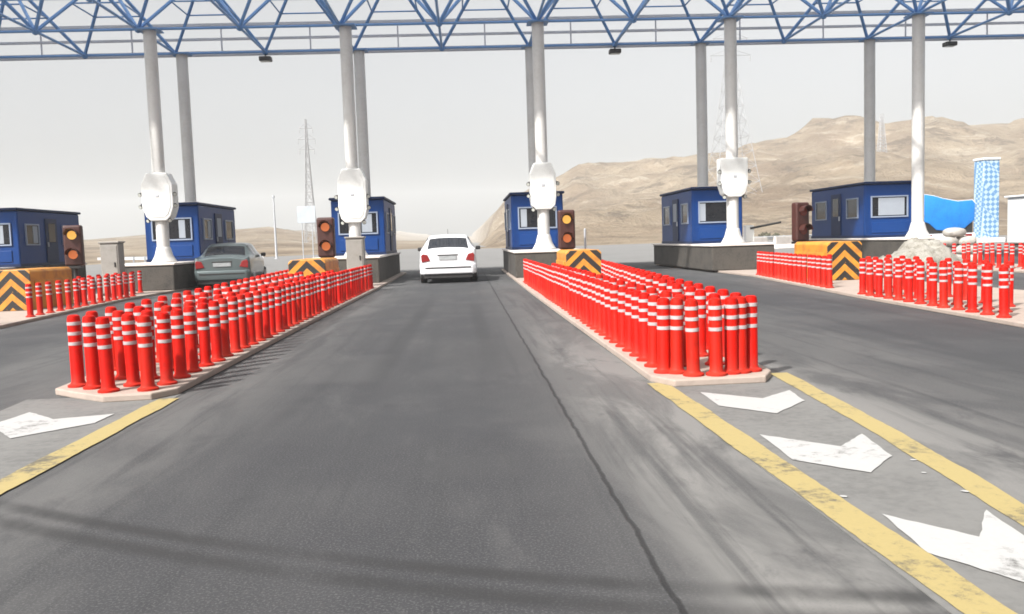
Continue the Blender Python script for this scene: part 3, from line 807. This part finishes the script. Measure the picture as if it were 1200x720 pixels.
def heap():
    m = MB(); nx, ny = 34, 20; rnd = random.Random(3)
    for b in range(ny+1):
        for a in range(nx+1):
            u = -1 + 2*a/nx; v = -1 + 2*b/ny
            x, y = u*1.25, v*.95
            ed = max(0, 1 - abs(u)**2.6)*max(0, 1 - abs(v)**2.4)
            pk = .55 + .45*math.exp(-((u-.25)/.5)**2)
            w_ = noise.fractal(Vector((x*2.1, y*2.1, 4)), .9, 2.1, 4)
            fold = abs(noise.noise(Vector((x*3.2 + y, y*1.2, 7))))
            z = .86*pk*ed**.45 + (.16*w_ - .22*fold)*min(1, ed*3)
            m.v.append((x + .05*w_, y, max(z, .0)))
    m.f = [(b*(nx+1)+a, b*(nx+1)+a+1, (b+1)*(nx+1)+a+1, (b+1)*(nx+1)+a) for b in range(ny) for a in range(nx)]
    m.f.append(tuple(range(nx+1)) [::-1] + tuple((b)*(nx+1) for b in range(1, ny+1)) + tuple(ny*(nx+1)+a for a in range(1, nx+1)) + tuple(b*(nx+1)+nx for b in range(ny-1, 0, -1)))
    o = m.build('covered_heap', M['sheet'], smooth=True); o.location = (12.45, 23.2, .0); o.rotation_euler = (0,0,R(8))
    return tag(o, 'pale sheet-covered heap of material behind the far-right bollards', 'heap')
heap()

# ------------------------------------------------------------------ lorry, tower, cabin on the right
e = empty('covered_lorry', (23.5, 40.5, 0), 'lorry with bright blue tarpaulin over its load beyond the sheet-covered heap', 'lorry', None, R(-6))
m = MB(); prof = [(-1.26,1.45),(-.9,1.30),(-.55,.98),(-.1,.92),(.35,1.05),(.8,1.02),(1.26,1.42),(1.28,2.25),(1.15,2.40),(.45,2.36),(-.2,2.50),(-.7,2.66),(-1.12,2.74),(-1.28,2.60)]
m.prism_y(prof, 0, 5.2).build('tarpaulin', M['tarp'], e, bevel=.05, seg=3, smooth=True)
MB().box(-1.18,1.18,.06,5.1,.80,1.6).build('load', M['black'], e)
for yy in (.02,1.3,2.6,3.9): MB().prism_y([(x*1.012, z+.012) for x, z in prof[7:]] + [(x*.99, z-.03) for x, z in prof[7:]][::-1], yy, yy+.05).build('tie_rope', M['lorry_frame'], e)
MB().box(-1.27,1.27,-.04,5.2,.62,.798).build('load_bed', M['lorry_frame'], e, bevel=.02)
cb = MB().box(-1.1,1.1,5.4,7.1,.6,2.45).build('cab', M['lorry_frame'], e, bevel=.12, seg=3)
MB().box(-.9,.9,5.38,5.398,1.6,2.2).build('cab_window', M['glass'], cb)
MB().box(-1.2,1.2,-.1,0.02,.38,.52).build('bumper', M['lorry_frame'], e, bevel=.02)
for s in (-1,1):
    MB().box(s*.95-.16,s*.95+.16,-.06,-.041,.64,.76).build('tail_lamp', M['tail'], e)
    for wy in (1.1, 2.1, 6.2):
        wo = MB().bar((s*1.02-.14,wy,.47),(s*1.02+.14,wy,.47),.47,24).build('wheel', M['rubber'], e, bevel=.03)
        MB().bar((s*1.165,wy,.47),(s*1.18,wy,.47),.26,18).build('rim', M['rim'], wo)
MB().box(-.35,.35,.2,6.0,.40,.618).build('chassis', M['black'], e)
e = empty('checkered_tower', (34.5, 55, 0), 'pale blue checkered tower standing behind the blue lorry', 'tower')
MB().box(-.54,.54,-.54,.54,.3,5.35).build('shaft', M['checks'], e, bevel=.04)
MB().box(-.60,.60,-.60,.60,5.352,5.52).build('cap', M['white'], e, bevel=.05)
MB().box(-.8,.8,-.8,.8,0,.298).build('base', M['plinth_cap'], e)
e = empty('portable_cabin', (28.4, 38.0, 0), 'white portable cabin cut by the right frame edge', 'cabin')
MB().box(-1.5,1.5,0,3.2,.2,2.45).build('cabin', M['white'], e, bevel=.08, seg=3)
MB().box(-1.6,1.6,-.1,3.3,2.452,2.55).build('roof', M['white'], e, bevel=.03)
MB().box(-1.4,1.4,.1,3.1,0,.198).build('base', M['plinth'], e)
window(e, -.9,.2,1.2,1.9,'f',0)
dr = MB().box(.5,1.25,-.03,-.001,.25,2.1).build('door', M['trim'], e, bevel=.01)
MB().box(.56,.60,-.06,-.031,1.0,1.15).build('handle', M['black'], dr)

def sack(x, y, z, rz, sx, label):
    m = MB(); nu, nv_ = 12, 8; rnd = random.Random(int(x*1000))
    for a in range(nv_+1):
        for b in range(nu):
            u = 2*math.pi*b/nu; v_ = math.pi*a/nv_
            q = Vector((math.cos(u)*math.sin(v_), math.sin(u)*math.sin(v_), math.cos(v_)))
            q = Vector((math.copysign(abs(q.x)**.6, q.x)*.36*sx, math.copysign(abs(q.y)**.6, q.y)*.24, math.copysign(abs(q.z)**.7, q.z)*.14))
            m.v.append(tuple(q + Vector((1,1,1))*.025*noise.noise(q*6 + Vector((x*3,y,0)))))
    m.f = [(a*nu+b, a*nu+(b+1)%nu, (a+1)*nu+(b+1)%nu, (a+1)*nu+b) for a in range(nv_) for b in range(nu)]
    o = m.build('white_sack', M['sack'], smooth=True); o.location = (x,y,z+.14); o.rotation_euler = (0,0,rz)
    return tag(o, label, 'sack', 'white sacks heaped before the right booth plinth')
for a in ((13.9,24.75,.06,.1,1,'white sack at the left end of the bottom layer of the heap'),(14.55,24.75,.06,-.15,1,'white sack in the middle of the bottom layer of the heap'),(15.1,24.75,.06,.2,.8,'white sack at the right end of the bottom layer of the heap'),
          (14.1,24.76,.32,.3,1,'white sack on the left of the second layer of the heap'),(14.85,24.74,.32,-.1,1,'white sack on the right of the second layer of the heap'),(14.3,24.75,.58,.15,.9,'white sack on the left of the third layer of the heap'),
          (14.9,24.76,.58,-.25,.8,'white sack on the right of the third layer of the heap'),(14.55,24.75,.84,.1,.85,'white sack lying on top of the heap')): sack(*a)
# ------------------------------------------------------------------ far things
def pylon(name, x, y, z, h, base, arms, label, top=.35, r=.09):
    e = empty(name, (x, y, z), label, 'pylon')
    m = MB(); n = 12
    def wd(k): 
        t = k/n
        return base*(1-t)**1.35 + top
    for k in range(n):
        z0, z1 = h*k/n, h*(k+1)/n; a, b = wd(k)/2, wd(k+1)/2
        c = [(-1,-1),(1,-1),(1,1),(-1,1)]
        for q in range(4):
            s, t = c[q], c[(q+1)%4]
            m.bar((s[0]*a,s[1]*a,z0),(s[0]*b,s[1]*b,z1), r, 4)
            m.bar((s[0]*a,s[1]*a,z0),(t[0]*b,t[1]*b,z1), r*.6, 4); m.bar((t[0]*a,t[1]*a,z0),(s[0]*b,s[1]*b,z1), r*.6, 4)
            m.bar((s[0]*b,s[1]*b,z1),(t[0]*b,t[1]*b,z1), r*.6, 4)
    m.build('lattice_mast', M['pylon'], e)
    for za, ln in arms:
        a = MB(); a.bar((-ln,0,za),(ln,0,za), r, 4); a.bar((-ln,0,za),(0,0,za+1.6), r*.7, 4); a.bar((ln,0,za),(0,0,za+1.6), r*.7, 4)
        ao = a.build('cross_arm', M['pylon'], e)
        for s in (-1,1):
            MB().lathe([(.08,-1.4),(.16,-1.2),(.08,-.9),(.16,-.6),(.05,0)], 6, (s*ln*.95,0,za-.1)).build('insulator', M['pylon'], ao)
    return e
pylon('power_pylon', -46, 260, height(-46,260)-.1, 36.8, 3.2, [(28,2.3),(31,2.6),(34.2,2.0)], 'grey lattice power pylon rising behind the left booth', r=.11)
pylon('power_pylon', 65, 205, height(65,205)-.1, 44, 11, [(34,5.0),(38,4.2)], 'faint wide lattice pylon behind the column before the hill', r=.07)
pylon('relay_mast', 152, 305, height(152,305)-.3, 14, 1.6, [], 'thin lattice mast standing on the hillside at the right', top=1.0, r=.10)
e = empty('utility_pole', (-19.6, 90, 0), 'thin grey pole standing left of the power pylon', 'pole')
MB().lathe([(.22,0),(.22,.1),(.13,.12),(.075,6.3)], 10).build('pole', M['galv'], e, smooth=True)
MB().lathe([(.11,6.302),(.13,6.32),(.13,6.52),(.05,6.60)], 10).build('finial', M['galv'], e, smooth=True)
e = empty('road_sign', (-12.7, 70, 0), 'pale grey back of a road sign beyond the left booth', 'road sign')
MB().box(-.72,.72,-.02,.02,3.1,4.45).build('board', M['sign_back'], e, bevel=.008)
mm = MB(); mm.bar((-.4,.06,0),(-.4,.06,4.3),.04,8); mm.build('post', M['galv'], e); MB().bar((.4,.06,0),(.4,.06,4.3),.04,8).build('post', M['galv'], e)
def rail(x0, y0, x1, y1, label):
    a = Vector((x0,y0,0)); b = Vector((x1,y1,0)); L = (b-a).length
    e = empty('guard_rail', a, label, 'guard rail', 'guard rails beyond the booths', math.atan2(y1-y0, x1-x0))
    m = MB()
    m.add([(0,-.02,.45),(0,-.08,.53),(0,-.02,.61),(0,-.08,.69),(0,-.02,.77),(L,-.02,.45),(L,-.08,.53),(L,-.02,.61),(L,-.08,.69),(L,-.02,.77),
           (0,.0,.45),(0,-.06,.53),(0,.0,.61),(0,-.06,.69),(0,.0,.77),(L,.0,.45),(L,-.06,.53),(L,.0,.61),(L,-.06,.69),(L,.0,.77)],
          [(k,k+1,k+6,k+5) for k in range(4)] + [(k+10+1,k+10,k+15,k+16) for k in range(4)] + [(0,5,15,10),(4,14,19,9),(0,10,11,1),(1,11,12,2),(2,12,13,3),(3,13,14,4),(5,6,16,15),(6,7,17,16),(7,8,18,17),(8,9,19,18)])
    m.build('beam', M['rail'], e)
    k = 1.0
    while k < L:
        MB().box(k-.06,k+.06,.02,.14,0,.8).build('post', M['galv'], e); k += 4
rail(14.5, 62, 48, 96, 'galvanised guard rail crossing below the hill')
rail(-14, 60, -42, 100, 'galvanised guard rail on the left beyond the silver car')
# median barrier and lane separators downstream
for k, (x, y) in enumerate([(14.8,52),(18.6,55),(22.4,58)]):
    e = empty('jersey_barrier', (x, y, .004), ['pale concrete barrier nearest the booth facing the right lane','pale concrete barrier, middle of three below the hill','pale concrete barrier farthest to the right below the hill'][k], 'barrier', 'concrete barriers below the hill', R(38))
    MB().add([( -1.9,-.3,0),(-1.9,.3,0),(-1.9,.12,.3),(-1.9,.08,.8),(-1.9,-.08,.8),(-1.9,-.12,.3),(1.9,-.3,0),(1.9,.3,0),(1.9,.12,.3),(1.9,.08,.8),(1.9,-.08,.8),(1.9,-.12,.3)],
             [(0,1,2,3,4,5),(11,10,9,8,7,6)] + [(k_, k_+6, (k_+1)%6+6, (k_+1)%6) for k_ in range(6)]).build('block', M['plinth_cap'], e, bevel=.02)
# scrub on the slope
def shrub(x, y, s, label):
    z = height(x, y)
    m = MB(); rnd = random.Random(int(x*10))
    for k in range(160):
        d_ = Vector((rnd.gauss(0,1), rnd.gauss(0,1), abs(rnd.gauss(0,1)))).normalized()*s*rnd.uniform(.4,1)
        a = Vector((rnd.gauss(0,1), rnd.gauss(0,1), rnd.gauss(0,1))).normalized()*s*.22; b = a.orthogonal().normalized()*s*.16
        m.add([d_-a, d_+b, d_+a, d_-b], [(0,1,2,3)])
    m2 = MB()
    for k in range(6):
        an = k*1.05; m2.bar((0,0,-.3),(math.cos(an)*s*.5, math.sin(an)*s*.5, s*.7), s*.03, 5)
    e = empty('desert_shrub', (x, y, z), label, 'shrub', 'shrubs on the slope')
    m.build('foliage', M['shrub'], e); m2.build('stem', M['shrub'], e)
shrub(43.5, 122, 1.1, 'dark scrub bush on the slope right of the far-right column')
shrub(46.5, 126, .8, 'smaller scrub bush on the slope toward the far-right booth')

# ------------------------------------------------------------------ haze
HZ = True
if HZ:
    hm = bpy.data.materials.new('haze_air'); hm.use_nodes = True
    hn = hm.node_tree; hn.nodes.remove(hn.nodes['Principled BSDF'])
    pv = hn.nodes.new('ShaderNodeVolumePrincipled'); pv.inputs['Color'].default_value = (.955,.985,1,1)
    pv.inputs['Density'].default_value = .00055; pv.inputs['Anisotropy'].default_value = 0
    hn.links.new(pv.outputs[0], hn.nodes['Material Output'].inputs['Volume'])
    tag(MB().box(-800,850,-90,1520,-1.2,90).build('haze', hm), 'pale dusty haze in the air', kind='stuff')
